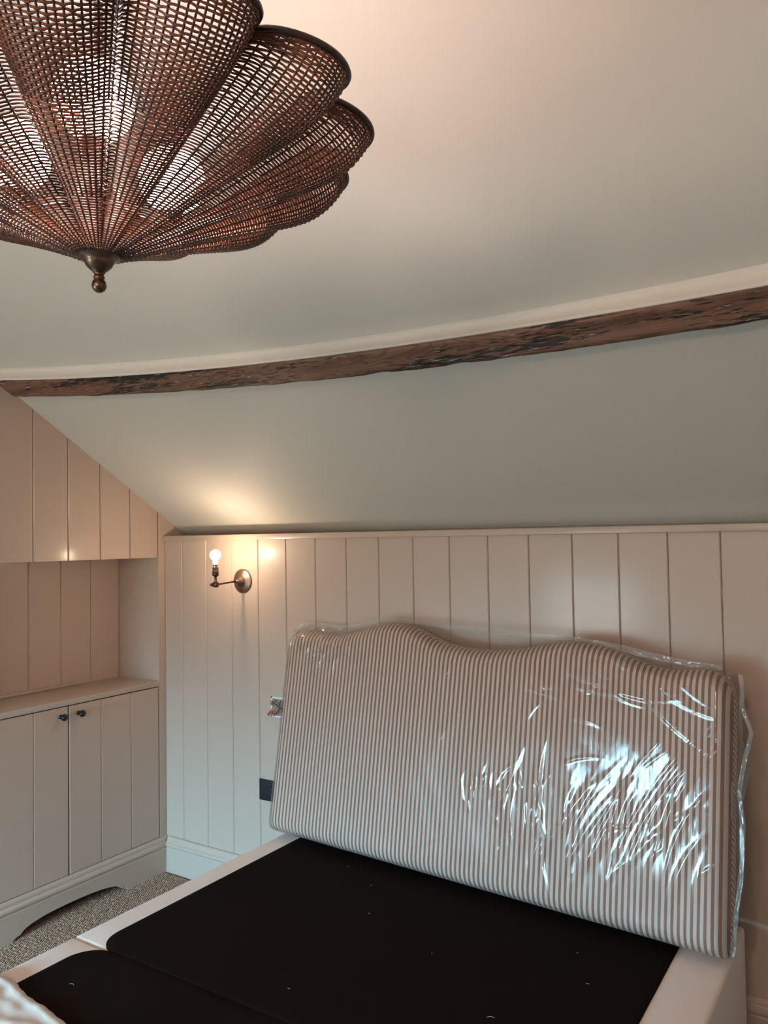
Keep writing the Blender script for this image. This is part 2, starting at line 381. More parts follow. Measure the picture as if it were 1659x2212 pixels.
# daylight portal in the opening (sampling aid only, gives no light of its own)
pd = bpy.data.lights.new('window_portal', 'AREA'); pd.shape = 'RECTANGLE'; pd.size = WX1-WX0; pd.size_y = WZ1-WZ0; pd.cycles.is_portal = True
po = bpy.data.objects.new('window_portal', pd); C.objects.link(po); po.location = ((WX0+WX1)/2, YR-0.11, (WZ0+WZ1)/2); po.rotation_euler = (PI/2, 0, PI)
po.rotation_euler = (-PI/2, 0, PI)

# added fill lamp: unseen opal globe on the rear wall, behind the camera
gl_ = empty('fill_globe_light', (2.30, YR, 1.80)); tag(gl_, 'added opal globe fill light, out of view on the rear wall', 'wall light')
MB().lathe([(0, 0.0), (0.055, 0.0), (0.055, 0.010), (0.030, 0.022), (0.014, 0.030), (0.014, 0.060), (0.030, 0.066), (0.030, 0.080), (0, 0.080)], (2.30, YR+0.0005, 1.80), (0, 1, 0), 32).build('backplate', bronze, gl_)
MB().lathe([(0.11*math.cos(t), 0.11*math.sin(t)) for t in np.linspace(-PI/2, PI/2, 24)], (2.30, YR+0.185, 1.80), (0, 0, 1), 32).build('globe', emis('fill_globe_glow', FILL_COL, FILL_E), gl_)
place_children(gl_)

# ------------------------------------------------------------------ ceiling beam (old bowed purlin, plastered upstand on its upper side)
xs_b = np.array([-0.098, 0.334, 1.0, 1.204, 1.524, 1.887, 2.292, 2.572])
ys_b = np.array([-0.729, -0.673, -0.607, -0.595, -0.581, -0.567, -0.57, -0.566])
xs_m = np.array([0.001, 0.284, 1.07, 1.574, 1.924, 2.316, 2.583]); ys_m = np.array([-0.789, -0.752, -0.68, -0.655, -0.641, -0.655, -0.643])
xs_t = np.array([0.063, 0.335, 1.107, 1.597, 1.943, 2.324, 2.589]); ys_t = np.array([-0.827, -0.787, -0.718, -0.688, -0.68, -0.683, -0.688])
pb = np.polyfit(xs_b, ys_b, 3); pm_ = np.polyfit(xs_m, ys_m, 3); pt = np.polyfit(xs_t, ys_t, 3)
def lin_ext(p, x):
    if x <= 2.62: return float(np.polyval(p, x))
    return float(np.polyval(p, 2.62)) - 0.02*(x-2.62)
CP = Vector(cam.matrix_world.translation)
GAPB, GAPM = 0.060, 0.060
def toward(P, gap):                                # point in front of the slope where the purlin's edge hangs free
    d = (P-CP)
    # gap(t) = slope(y) - z along the line back towards the room
    g = SL*d.y + d.z
    return P - d*(gap/g)
bv_w = []; bv_p = []; rows = 230
xr_ = np.linspace(-0.02, 3.6, rows)
NB = 9
for x in xr_:
    B = toward(Vector((x, lin_ext(pb, x), slope(lin_ext(pb, x)))), GAPB)
    M = toward(Vector((x, lin_ext(pm_, x), slope(lin_ext(pm_, x)))), GAPM)
    T = Vector((x, lin_ext(pt, x), slope(lin_ext(pt, x))))
    # slide each to the same x station
    bx = x
    def at(Q): return Vector((Q.x, Q.y, Q.z))
    B, M = at(B), at(M)
    nb = Vector((bx*3.0, 0.3, 1.7))
    j1 = noise.noise(Vector((bx*9, 1, 1)))*0.003 + noise.noise(Vector((bx*35, 4, 1)))*0.0015
    j2 = noise.noise(Vector((bx*9, 7, 1)))*0.003 + noise.noise(Vector((bx*35, 9, 1)))*0.0015
    w = (M-B).normalized()
    B2 = B - w*j1; M2 = M + w*j2
    ring = [Vector((B.x, B.y+0.02, slope(B.y+0.02)+0.01)), B2 + Vector((0, 0.003, 0.004))]
    for k in range(NB):
        f = k/(NB-1); q = B2.lerp(M2, f)
        q = q + Vector((0, -0.3, -1))*(math.sin(PI*f)*0.004 + noise.noise(Vector((bx*14, f*4, 3)))*0.0022 - max(0, noise.noise(Vector((bx*8, f*3, 8)))-0.25)*0.010)
        ring.append(q)
    ring += [M2 + Vector((0, 0.006, 0.006)), Vector((T.x, T.y+0.03, slope(T.y+0.03)+0.01))]
    bv_w.append(ring)
    j3 = noise.noise(Vector((bx*6, 2, 5)))*0.002
    bv_p.append([Vector((M.x, M.y+0.004, M.z+0.003)), Vector((M.x, M.y-0.0025, M.z+0.0045)), (M*0.6+T*0.4)+Vector((0, -0.003+j3, -0.002)), (M*0.2+T*0.8)+Vector((0, -0.003+j3, -0.002)), T+Vector((0, -0.008, 0.0)), Vector((T.x, T.y-0.018, slope(T.y-0.018)+0.004)), Vector((T.x, T.y+0.01, slope(T.y)+0.02))])
def loft(name, rings, m, closed_ring=True, parent=None):
    n = len(rings[0]); v = [q for r in rings for q in r]; f = []
    for i in range(len(rings)-1):
        for k in range(n if closed_ring else n-1):
            k2 = (k+1) % n; f.append((i*n+k, i*n+k2, (i+1)*n+k2, (i+1)*n+k))
    if closed_ring: f += [tuple(range(n))[::-1], tuple((len(rings)-1)*n+k for k in range(n))]
    mb = MB(); mb.add(v, f, True); return mb.build(name, m, parent)
beam = loft('ceiling_beam', bv_w, wood_m)
tag(beam, 'old bowed dark wooden beam running across the sloping ceiling', 'beam')
struct(loft('trim_5', bv_p, plaster_rough))

# ------------------------------------------------------------------ alcove base cabinet
ZD1, ZD0 = 0.8222, 0.1546
cab = empty('base_cabinet', (0, -0.5, 0)); tag(cab, 'painted panelled double-door cupboard under the alcove worktop with arched plinth', 'cabinet')
cc = MB(); cc.box((ALC_X, ALC_E+0.003, 0.15), (-0.022, STL-0.001, 0.155)); cc.box((ALC_X, ALC_E+0.003, 0.155), (ALC_X+0.01, STL-0.001, 0.8225))
cc.box((ALC_X, STL-0.012, 0.15), (-0.022, STL-0.001, 0.8225)); cc.box((ALC_X, ALC_E+0.003, 0.15), (-0.022, ALC_E+0.012, 0.8225)); cc.box((-0.06, -0.51, 0.15), (-0.022, -0.488, 0.8225))
cc.box((-0.075, ALC_E+0.01, 0.004), (-0.065, STL-0.005, 0.15)); cc.build('carcass_and_shade_panel', dark_void, cab)  # low dark panel added behind the arch, standing in for shade under the cabinet
MB().rbox((ALC_X, ALC_E+0.003, 0.8235), (0.0015, STL-0.0005, 0.846), 0.0018, 2).build('worktop', worktop_m, cab)
GAP = STL-0.0015-3*SPB
def door(y0, y1, ky):
    d = MB().box((-0.020, y0+0.0025, ZD0+0.003), (-0.0125, y1-0.0025, ZD1-0.003)).build('door', paint, cab)
    for k in range(3):
        a0 = y0+(y1-y0)*k/3; a1 = y0+(y1-y0)*(k+1)/3
        if k == 0: a0 += 0.0022
        if k == 2: a1 -= 0.0022
        lboard(a0, a1, ZD0+0.0028, ZD1-0.0028, 0.0, d, g=0.0003, ch=0.0026)
    kb = MB().lathe([(0.0, -0.001), (0.0085, -0.001), (0.0085, 0.002), (0.0055, 0.004), (0.005, 0.012), (0.0062, 0.016), (0.0105, 0.019), (0.0135, 0.0235), (0.0140, 0.028), (0.0125, 0.0325), (0.008, 0.036), (0.0, 0.0375)], (0.0, ky, 0.785), (1, 0, 0), 24)
    kb.build('knob', black_knob, d)
    return d
door(GAP, STL-0.001, -0.4545); door(GAP-3*SPB, GAP, -0.537)
# plinth: skirting section with a shaped arch cut from its lower edge
def arch(y):
    c = -0.49; a = abs(y-c)
    if a >= 0.262: return 0.0
    if a > 0.222: return 0.0 + 0.016*(1-((a-0.222)/0.040)**2)**0.5 + 0.002
    return 0.030 + 0.028*math.sqrt(max(0, 1-(a/0.228)**2))
def arch(y):
    a = abs(y+0.49)/0.262
    if a >= 1: return 0.0
    if a > 0.86: return 0.020*math.sqrt(1-((a-0.86)/0.14)**2)+0.001   # small quarter-round cusp at each foot
    return 0.021 + 0.036*math.sqrt(max(0.0, 1-(a/0.86)**2.4))
pl = MB(); ys = sorted(set([ALC_E, -0.0] + list(np.linspace(-0.754, -0.226, 121)) + list(np.linspace(-0.226, -0.0, 6)) + list(np.linspace(ALC_E, -0.754, 6))))
rings = []
for y in ys:
    za = arch(y); rings.append([Vector((d if i else -0.002, y, max(z, za))) for i, (d, z) in enumerate([(0, 0)]+pf[1:-1]+[(0, 0.156)])])
n = len(rings[0]); v = [q for r in rings for q in r]; f = []
for i in range(len(rings)-1):
    for k in range(n):
        k2 = (k+1) % n; f.append((i*n+k, i*n+k2, (i+1)*n+k2, (i+1)*n+k))
f += [tuple(range(n)), tuple((len(rings)-1)*n+k for k in range(n))]
pl.add(v, f); pl.build('plinth', paint, cab)
place_children(cab)
bl = MB(); v = [(d-0.0, y, z) for y in (YR, ALC_E-0.001) for d, z in pf]; n = len(pf)
bl.add(v, [(i, (i+1) % n, n+(i+1) % n, n+i) for i in range(n)] + [tuple(range(n)), tuple(range(n, 2*n))[::-1]]); struct(bl.build('baseboard_left', paint))

# ------------------------------------------------------------------ carpet loops in view
def carpet_pile(x0, x1, y0, y1, px=0.0098, py=0.0080):
    base = []; nseg = 6
    lv = [(0, 0, 1.0)] + [(math.cos(2*PI*k/nseg), math.sin(2*PI*k/nseg), 0.55) for k in range(nseg)] + [(1.15*math.cos(2*PI*k/nseg), 1.15*math.sin(2*PI*k/nseg), -0.3) for k in range(nseg)]
    lf = [(0, 1+k, 1+(k+1) % nseg) for k in range(nseg)]; lq = [(1+k, 7+k, 7+(k+1) % nseg, 1+(k+1) % nseg) for k in range(nseg)]
    lv = np.array(lv); rng = np.random.default_rng(3)
    nx = int((x1-x0)/px); ny = int((y1-y0)/py); I, J = np.meshgrid(np.arange(nx), np.arange(ny), indexing='ij')
    cx = x0+(I+0.5*(J % 2))*px+rng.normal(0, 0.0005, I.shape); cy = y0+J*py+rng.normal(0, 0.0005, I.shape)
    h = 0.0068+rng.normal(0, 0.0006, I.shape); a = 0.5*np.where(J % 2 == 0, 1, -1)+rng.normal(0, 0.2, I.shape)
    cx, cy, h, a = [q.ravel() for q in (cx, cy, h, a)]; n = len(cx)
    ex = lv[:, 0]*0.0045; ey = lv[:, 1]*0.0029
    X = cx[:, None]+ex*np.cos(a)[:, None]-ey*np.sin(a)[:, None]; Y = cy[:, None]+ex*np.sin(a)[:, None]+ey*np.cos(a)[:, None]; Z = 0.0008+h[:, None]*lv[:, 2]
    V = np.stack([X, Y, Z], -1).reshape(-1, 3).astype(np.float32)
    m = len(lv); tri = (np.array(lf)[None]+m*np.arange(n)[:, None, None]).reshape(-1, 3); quad = (np.array(lq)[None]+m*np.arange(n)[:, None, None]).reshape(-1, 4)
    loops = np.concatenate([tri.ravel(), quad.ravel()]).astype(np.int32)
    tot = np.concatenate([np.full(len(tri), 3), np.full(len(quad), 4)]); st = np.concatenate([[0], np.cumsum(tot)[:-1]]).astype(np.int32)
    me = bpy.data.meshes.new('carpet_pile'); me.vertices.add(len(V)); me.vertices.foreach_set('co', V.ravel())
    me.loops.add(len(loops)); me.loops.foreach_set('vertex_index', loops); me.polygons.add(len(tot)); me.polygons.foreach_set('loop_start', st)
    me.update(calc_edges=True); me.validate(); me.polygons.foreach_set('use_smooth', [True]*len(me.polygons)); me.materials.append(yarn_m)
    o = bpy.data.objects.new('carpet_pile', me); C.objects.link(o); return o
cp = carpet_pile(-0.10, 0.86, -1.62, -0.022)
tag(cp, 'brown and beige looped woven carpet beside the bed', 'carpet', kind='stuff')

# ------------------------------------------------------------------ divan bed in two halves
BX0, BX1, BT = 0.800, 2.400, 0.355
def divan(y0, y1, label, seam_front):
    root = empty('divan_base', ((BX0+BX1)/2, (y0+y1)/2, 0)); tag(root, label, 'bed', 'divan base halves')
    bm = bmesh.new(); bmesh.ops.create_cube(bm, size=1)
    for v in bm.verts: v.co = Vector(((BX0+BX1)/2+v.co.x*(BX1-BX0), (y0+y1)/2+v.co.y*(y1-y0), 0.04+(BT-0.04)*(v.co.z+0.5)))
    bmesh.ops.bevel(bm, geom=bm.edges[:], offset=0.011, segments=4, profile=0.5, affect='EDGES')
    bmesh.ops.subdivide_edges(bm, edges=[e for e in bm.edges if e.calc_length() > 0.3], cuts=12, use_grid_fill=True)
    for v in bm.verts:
        if v.co.z > BT-0.001: v.co.z += noise.noise(v.co*5)*0.0015
    me = bpy.data.meshes.new('base_box'); bm.to_mesh(me); bm.free(); me.materials.append(cream_fabric)
    me.polygons.foreach_set('use_smooth', [True]*len(me.polygons))
    o = bpy.data.objects.new('base_box', me); C.objects.link(o); o.parent = root
    # black panel with rounded corners towards the seam
    px0, px1 = BX0+0.088, BX1-0.130
    ys0, ys1 = (y0+0.0020, y1-0.05) if seam_front else (y0+0.05, y1-0.0020)
    rr = 0.085; pts = []
    def corner(cx, cy, a0, r):
        if r <= 0: return [(cx, cy)]
        return [(cx+r*math.cos(a0+PI/2*k/10), cy+r*math.sin(a0+PI/2*k/10)) for k in range(11)]
    if seam_front:
        pts = corner(px0+rr, ys0+rr*0.9, PI, rr*0.98)+corner(px1-rr, ys0+rr*0.9, 1.5*PI, rr*0.98)+[(px1, ys1), (px0, ys1)]
    else:
        pts = [(px0, ys0), (px1, ys0)]+corner(px1-rr, ys1-rr, 0, rr)+corner(px0+rr, ys1-rr, PI/2, rr)
    n = len(pts); zt = BT+0.0035
    cxm, cym = (px0+px1)/2, (ys0+ys1)/2
    v = []
    for s_, z in ((1.0, BT-0.002), (1.0, BT+0.0018), (0.9965, zt), (0.97, zt+0.001)):
        v += [(cxm+(x-cxm)*(1-(1-s_)*0.62/((px1-px0)/2)*1.0), cym+(y-cym)*(1-(1-s_)*0.62/((ys1-ys0)/2)), z) for x, y in pts]
    f = [(r*n+i, r*n+(i+1) % n, (r+1)*n+(i+1) % n, (r+1)*n+i) for r in range(3) for i in range(n)]+[tuple(3*n+i for i in range(n))]
    MB().add(v, f, True).build('top_panel', black_fabric, root)
    for gx in (BX0+0.05, BX1-0.1):
        for gy in (y0+0.06, y1-0.11): MB().box((gx, gy, 0.0055), (gx+0.05, gy+0.05, 0.042)).build('glide', black_plastic, root)
    place_children(root); return root
SEAM = -1.053
divan(SEAM, -0.028, 'head half of the pale fabric divan base with black top, against the panelled wall', True)
divan(SEAM-1.0, SEAM-0.002, 'foot half of the pale fabric divan base with black top, nearest the camera', False)

# scraps of lint on the black top
lt = MB()
for x, y, L, a in ((1.975, -0.80, 0.018, 0.4), (1.02, -1.22, 0.014, 0.1), (1.35, -0.36, 0.006, 1.0), (1.45, -0.52, 0.006, 0.2), (1.9, -1.35, 0.008, 2.2), (1.50, -0.95, 0.006, 0.3), (2.05, -0.42, 0.006, 0.9), (1.2, -0.28, 0.005, 0.3), (1.72, -0.62, 0.005, 1.9), (2.12, -0.55, 0.008, 0.2)):
    z = BT+0.0058; pts = [(x+L*(t-0.5)*math.cos(a)-0.3*L*math.sin(3*t)*math.sin(a), y+L*(t-0.5)*math.sin(a)+0.3*L*math.sin(3*t)*math.cos(a), z) for t in (0, .25, .5, .75, 1)]
    lt.tube(pts, 0.0005, 5)
tag(lt.build('lint_scraps', lint_m), 'tiny pale threads and fluff scattered on the black bed top', 'lint', kind='stuff')

# ------------------------------------------------------------------ dust sheet over the foot end
edge = [(0.775, -1.285), (0.80, -1.290), (0.834, -1.293), (0.865, -1.288), (0.911, -1.296), (0.979, -1.311), (1.051, -1.315), (1.127, -1.328), (1.166, -1.333), (1.211, -1.324), (1.30, -1.35), (1.42, -1.37), (1.56, -1.42), (1.70, -1.47)]
def edge_y(x):
    for (xa, ya), (xb, yb) in zip(edge, edge[1:]):
        if xa <= x <= xb: return ya+(yb-ya)*(x-xa)/(xb-xa)
    return edge[0][1] if x < edge[0][0] else edge[-1][1]
shv = []; nu, nv = 130, 90
for i in range(nu+1):
    x = 0.735+(1.70-0.735)*i/nu
    for j in range(nv+1):
        t = j/nv; ye = edge_y(x)+0.006*noise.noise(Vector((x*25, 3, 0)))
        y = ye-(ye+2.02)*t
        d = ye-y
        z = BT+0.0085
        z += 0.010*math.exp(-((d-0.016)/0.010)**2)*(0.7+0.6*noise.noise(Vector((x*10, 1, 2))))      # rolled hem
        z += 0.007*max(0, noise.noise(Vector((x*9+y*6, y*14-x*5, 5))))*min(1, d/0.03)
        z += 0.006*(noise.noise(Vector((x*22, y*26, 9)))+0.4)*min(1, d/0.03)
        if d > 0.05: z += 0.004*math.exp(-((d-0.09-0.05*math.sin(x*9))/0.02)**2)
        xx = x
        if x < BX0+0.012:                                     # hangs over the side of the bed
            q = (BX0+0.012-x); z -= q*1.8+q*q*30; xx = BX0+0.008-0.012*min(1, q/0.03)
        shv.append((xx, y, z))
f = [(i*(nv+1)+j, (i+1)*(nv+1)+j, (i+1)*(nv+1)+j+1, i*(nv+1)+j+1) for i in range(nu) for j in range(nv)]
sheet = obj('dust_sheet', shv, f, sheet_m, smooth=True)
so = sheet.modifiers.new('thickness', 'SOLIDIFY'); so.thickness = 0.0015; so.offset = 1
tag(sheet, 'crumpled pale cloth spread over the foot of the divan, bottom left', 'cloth')

# ------------------------------------------------------------------ headboard
HW, HT = 1.632, 0.092
ctrl = [(0.0, .745), (.09, .752), (.17, .746), (.275, .750), (.38, .780), (.475, .800), (.57, .788), (.70, .745), (.85, .730), (1.0, .745), (1.10, .768), (1.19, .778), (1.28, .765), (1.38, .733), (1.455, .718), (1.52, .722), (1.57, .728), (1.632, .722)]
ccx = np.array([c[0] for c in ctrl]); ccz = np.array([c[1] for c in ctrl])
def catmull(x):
    i = int(np.searchsorted(ccx, x, side='right')-1); i = max(0, min(i, len(ccx)-2))
    x0, x1 = ccx[i], ccx[i+1]; t = (x-x0)/(x1-x0)
    m0 = (ccz[min(i+1, len(ccx)-1)]-ccz[max(i-1, 0)])/(ccx[min(i+1, len(ccx)-1)]-ccx[max(i-1, 0)])*(x1-x0)
    m1 = (ccz[min(i+2, len(ccx)-1)]-ccz[i])/(ccx[min(i+2, len(ccx)-1)]-ccx[i])*(x1-x0)
    return (2*t**3-3*t**2+1)*ccz[i]+(t**3-2*t**2+t)*m0+(-2*t**3+3*t**2)*ccz[i+1]+(t**3-t**2)*m1
RC = 0.075; RB = 0.018
def ztop(x):
    z = catmull(min(max(x, 0), HW))
    for e in (x, HW-x):
        if e < RC: z -= RC-math.sqrt(max(0, RC*RC-(RC-e)**2))
    return z
def zbot(x):
    z = 0.0
    for e in (x, HW-x):
        if e < RB: z += RB-math.sqrt(max(0, RB*RB-(RB-e)**2))
    return z
def cluster(n, k=0.55):                     # parameters bunched near both ends
    t = np.linspace(0, 1, n); return (1-k)*t+k*(0.5-0.5*np.cos(PI*t))
def dist_edge(x, z):
    zt, zb = ztop(x), zbot(x)
    return x, HW-x, (zt-z)*0.95, z-zb
RP = 0.060                                  # padding radius
def puff(x, z, RP=RP):
    h = 1.0
    p = 1.0
    for d in dist_edge(x, z):
        q = min(max(d, 0)/RP, 1.0); p *= math.sqrt(max(0, 1-(1-q)**2.3))
    return p
NX, NZ = 200, 90
su = cluster(NX+1, 0.75); tv = cluster(NZ+1, 0.8)
FR = 0.040                                  # depth of the boxed side band (behind the front piping)
def hb_grid(off=0.0, fn=None):
    g = []
    for s_ in su:
        x = HW*s_
        x = min(max(x, 1e-4), HW-1e-4)
        zt, zb = ztop(x), zbot(x)
        for t in tv:
            z = zb+(zt-zb)*t
            belly = 0.006*math.sin(PI*s_)*math.sin(PI*t)
            y = -FR-(HT-FR)*puff(x, z)-belly-off
            g.append([x, y, z, s_, t])
    return g
hroot = empty('headboard', (0.77, -0.10, BT+0.004))
tag(hroot, 'scallop-topped headboard in pink and cream striped fabric, wrapped in clear plastic, leaning on the wall', 'headboard')
g = hb_grid()
idx = lambda i, j: i*(NZ+1)+j
F = [(idx(i, j), idx(i+1, j), idx(i+1, j+1), idx(i, j+1)) for i in range(NX) for j in range(NZ)]
fv = [(a[0], a[1], a[2]) for a in g]
front = obj('front_cover', fv, F, stripe_m, hroot, True)
def set_cloth(o, vals):
    at = o.data.attributes.new('cloth', 'FLOAT_VECTOR', 'POINT'); at.data.foreach_set('vector', np.array([(v, 0, 0) for v in vals], dtype=np.float32).ravel())
set_cloth(front, [a[0]+0.0 for a in g])
# outline loop for the band, back and piping
loop = [idx(i, 0) for i in range(NX)]+[idx(NX, j) for j in range(NZ)]+[idx(i, NZ) for i in range(NX, 0, -1)]+[idx(0, j) for j in range(NZ, 0, -1)]
ol = [Vector(fv[k]) for k in loop]
cen = Vector((HW/2, 0, 0.36))
cum = [0.0]
for a, b in zip(ol, ol[1:]): cum.append(cum[-1]+(b-a).length)
n = len(ol); bands = [0.0, 0.25, 0.5, 0.75, 1.0]; bvv = []; cl_ = []
for bi, b in enumerate(bands):
    for k, q in enumerate(ol):
        nx_ = (ol[(k+1) % n]-ol[k-1]); nrm = Vector((nx_.z, 0, -nx_.x)).normalized() if nx_.length > 1e-6 else Vector((0, 0, 1))
        o_ = 0.003*math.sin(PI*b)
        bvv.append((q.x+nrm.x*o_, -FR+FR*b, q.z+nrm.z*o_)); cl_.append(cum[k]+b*FR*0.9)
bf = [(r*n+i, r*n+(i+1) % n, (r+1)*n+(i+1) % n, (r+1)*n+i) for r in range(len(bands)-1) for i in range(n)]
bf += [tuple((len(bands)-1)*n+i for i in range(n))]
band = obj('side_band', bvv, bf, stripe_m, hroot, True); set_cloth(band, cl_)
for yy in (-FR-0.002, -0.004):
    pp = MB(); pts = []
    for k in range(0, n, 2):
        a, b = ol[k-1], ol[(k+1) % n]; tn = b-a; nrm = Vector((tn.z, 0, -tn.x)).normalized()
        if tn.length < 1e-6: nrm = Vector((0, 0, 0))
        pts.append(Vector((ol[k].x, yy, ol[k].z))-nrm*0.0030)
    pp.tube(pts, 0.0036, 8, closed=True); o = pp.build('piping', stripe_m, hroot)
    cc_ = []
    for v in o.data.vertices: cc_.append(v.co.x*1.0+v.co.z*1.3+v.co.y*1.2)
    set_cloth(o, cc_)
# care tag sewn into the right-hand piping
tg = MB(); tv_ = []
for i in range(2):
    for j in range(9):
        z = 0.345+0.095*j/8
        tv_.append((HW+0.004-0.012*i-0.001*math.sin(j), -FR-0.006-0.013*i-0.0015*math.sin(j*1.3), z))
tgo = obj('care_tag', tv_, [(j, j+1, 9+j+1, 9+j) for j in range(8)], tag_m, hroot, True)
sm_ = tgo.modifiers.new('thickness', 'SOLIDIFY'); sm_.thickness = 0.0008
tgo['label'] = 'small pale care label sewn in the seam'
tx = MB()
for j in range(9):
    z = 0.365+0.0065*j; L = 0.004+0.002*((j*7) % 3)
    tx.box((HW-0.0065+0.001, -FR-0.0215, z), (HW-0.0065+0.001+L*0.6, -FR-0.0180+0.0005, z+0.0012))
tx.build('care_tag_print', ink, tgo)

# clear plastic bag around it
def film_top(x):                            # taut film spans the dips between the humps
    pts = [(-0.02, .735), (0.02, .758), (.06, .778), (.13, .772), (.20, .765), (.275, .772), (.38, .800), (.46, .815), (.55, .812), (.70, .802), (.85, .797), (1.0, .793), (1.12, .789), (1.2, .788), (1.3, .776), (1.42, .755), (1.53, .742), (1.60, .738), (1.64, .715), (1.66, .68), (1.70, .68)]
    for (a, za), (b, zb) in zip(pts, pts[1:]):
        if a <= x <= b: return za+(zb-za)*(x-a)/(b-a)
    return pts[0][1] if x < pts[0][0] else pts[-1][1]
def film_right(z):
    pts = [(0, 1.638), (.10, 1.646), (.22, 1.659), (.33, 1.661), (.42, 1.650), (.50, 1.664), (.57, 1.680), (.60, 1.668), (.64, 1.654), (.68, 1.656), (.72, 1.650), (.80, 1.61)]
    for (a, xa), (b, xb) in zip(pts, pts[1:]):
        if a <= z <= b: return xa+(xb-xa)*(z-a)/(b-a)
    return pts[-1][1]
def ridge(a, w): return math.exp(-(a/w)**2)
creases = []                                 # (x, z, angle, length, width, height)
rc = random.Random(11)
for k in range(44):                          # long slanting pulls, lower right
    cx = rc.uniform(0.95, 1.52); cz = rc.uniform(0.12, 0.34)+0.12*(cx-0.95)
    ang = math.radians(rc.gauss(66 if cx > 1.2 else 82, 9)); creases.append((cx, cz, ang, rc.uniform(0.03, 0.13), rc.uniform(0.004, 0.010), rc.uniform(0.0010, 0.0034)))
for k in range(10):
    cx = rc.uniform(1.25, 1.56); creases.append((cx, 0.30+0.5*(cx-1.3), math.radians(rc.gauss(60, 3)), rc.uniform(0.12, 0.24), rc.uniform(0.0025, 0.004), rc.uniform(0.002, 0.0035)))
for k in range(26):
    creases.append((rc.uniform(0.8, 1.15), rc.uniform(0.22, 0.36), math.radians(rc.uniform(70, 110)), rc.uniform(0.015, 0.04), rc.uniform(0.004, 0.007), rc.uniform(0.002, 0.004)))
for k in range(42):                          # bunched corner, upper left
    creases.append((rc.uniform(0.0, 0.34), rc.uniform(0.66, 0.80), math.radians(rc.choice([25, 35, 120, 150, 60])+rc.gauss(0, 10)), rc.uniform(0.03, 0.09), rc.uniform(0.0030, 0.0055), rc.uniform(0.005, 0.010)))
for k in range(16):
    creases.append((rc.uniform(0.95, 1.6), rc.uniform(0.6, 0.74), math.radians(rc.gauss(160, 10)), rc.uniform(0.05, 0.14), rc.uniform(0.004, 0.008), rc.uniform(0.001, 0.003)))
for k in range(40):
    creases.append((rc.uniform(0.1, 1.6), rc.uniform(0.1, 0.7), math.radians(rc.gauss(50, 18)), rc.uniform(0.01, 0.05), rc.uniform(0.003, 0.006), rc.uniform(0.0008, 0.0025)))
CR = np.array(creases)
def film_disp(X, Z):
    D = np.zeros_like(X)
    for cx, cz, a, L, w, h in CR:
        dx, dz = X-cx, Z-cz; al = dx*math.cos(a)+dz*math.sin(a); ac = -dx*math.sin(a)+dz*math.cos(a)
        ac = ac + 0.12*al*al/L
        msk = (np.abs(al) < 3*L) & (np.abs(ac) < 4*w)
        D[msk] += h*np.exp(-(al[msk]/L)**2-(ac[msk]/w)**2)
    return D
PX, PZ = 420, 230
fx0 = -0.004
P = np.zeros(((PX+1)*(PZ+1), 3)); k = 0
ysurf = np.zeros((PX+1)*(PZ+1))
for i in range(PX+1):
    s_ = i/PX
    for j in range(PZ+1):
        t = j/PZ
        zz0 = 0.80*t
        x = fx0+(film_right(min(zz0, .8))-fx0)*s_
        zt = film_top(x); z = -0.002+(zt+0.002)*t
        # surface of the board below, else fall back to the middle of its thickness
        if 0 < x < HW and zbot(x) < z < ztop(x): y = -FR-(HT-FR)*puff(x, z, 0.042)-0.006*math.sin(PI*x/HW)*math.sin(PI*min(1, z/0.74))
        else:
            y = -FR*0.9
        P[k] = (x, y, z); k += 1
Yg = P[:, 1].reshape(PX+1, PZ+1)
for _ in range(5):                            # the film bridges small hollows: smooth the drop at the outline
    Ys = Yg.copy(); Ys[1:-1, 1:-1] = (Yg[:-2, 1:-1]+Yg[2:, 1:-1]+Yg[1:-1, :-2]+Yg[1:-1, 2:])/4; Yg = np.minimum(Ys, Yg)
P[:, 1] = Yg.ravel()
D = film_disp(P[:, 0], P[:, 2])*(1-0.85*np.exp(-((P[:, 0]-1.42)/0.075)**2-((P[:, 2]-0.42)/0.085)**2))
nzv = np.array([noise.noise(Vector((q[0]*7, 1, q[2]*5)))*0.0035+noise.noise(Vector((q[0]*16+q[2]*9, 4, q[2]*7)))*0.0012 for q in P])
P[:, 1] -= 0.0035+D+np.maximum(nzv, -0.002)
f = [(i*(PZ+1)+j, (i+1)*(PZ+1)+j, (i+1)*(PZ+1)+j+1, i*(PZ+1)+j+1) for i in range(PX) for j in range(PZ)]
wrap = obj('plastic_wrap', P.tolist(), f, film_m, hroot, True)
wrap['label'] = 'clear glossy polythene bag with creases'
# crumpled spare film standing along the top and down the right-hand side
film_edge_m = film_m.copy(); film_edge_m.name = 'folded_polythene'
for nd in film_edge_m.node_tree.nodes:
    if nd.type == 'MIX_SHADER' and not nd.inputs[0].is_linked: nd.inputs[0].default_value = 0.16
def ribbon(pts, wfun, amp, name, seed):
    rows_ = []
    nw = 7
    for i, (q, outv) in enumerate(pts):
        w_ = wfun(i/(len(pts)-1))
        for k in range(nw):
            t = k/(nw-1)
            a_ = amp(i/(len(pts)-1))
            nz_ = noise.noise(Vector((i*0.11, k*0.9, seed)))*a_ + noise.noise(Vector((i*0.31, k*1.7, seed+5)))*a_*0.5
            rows_.append((q[0]+outv[0]*(t-0.75)*w_, q[1]+nz_*2.2-0.004, q[2]+outv[1]*(t-0.75)*w_+nz_*0.4))
    ff = [(i*nw+k, (i+1)*nw+k, (i+1)*nw+k+1, i*nw+k+1) for i in range(len(pts)-1) for k in range(nw-1)]
    o = obj(name, rows_, ff, film_edge_m, hroot, True); o['label'] = 'whitish gathered edge of the polythene'; return o
tp = [((x, -FR*0.9-0.004, film_top(x)), (0.0, 1.0)) for x in np.linspace(0.0, 1.60, 320)]
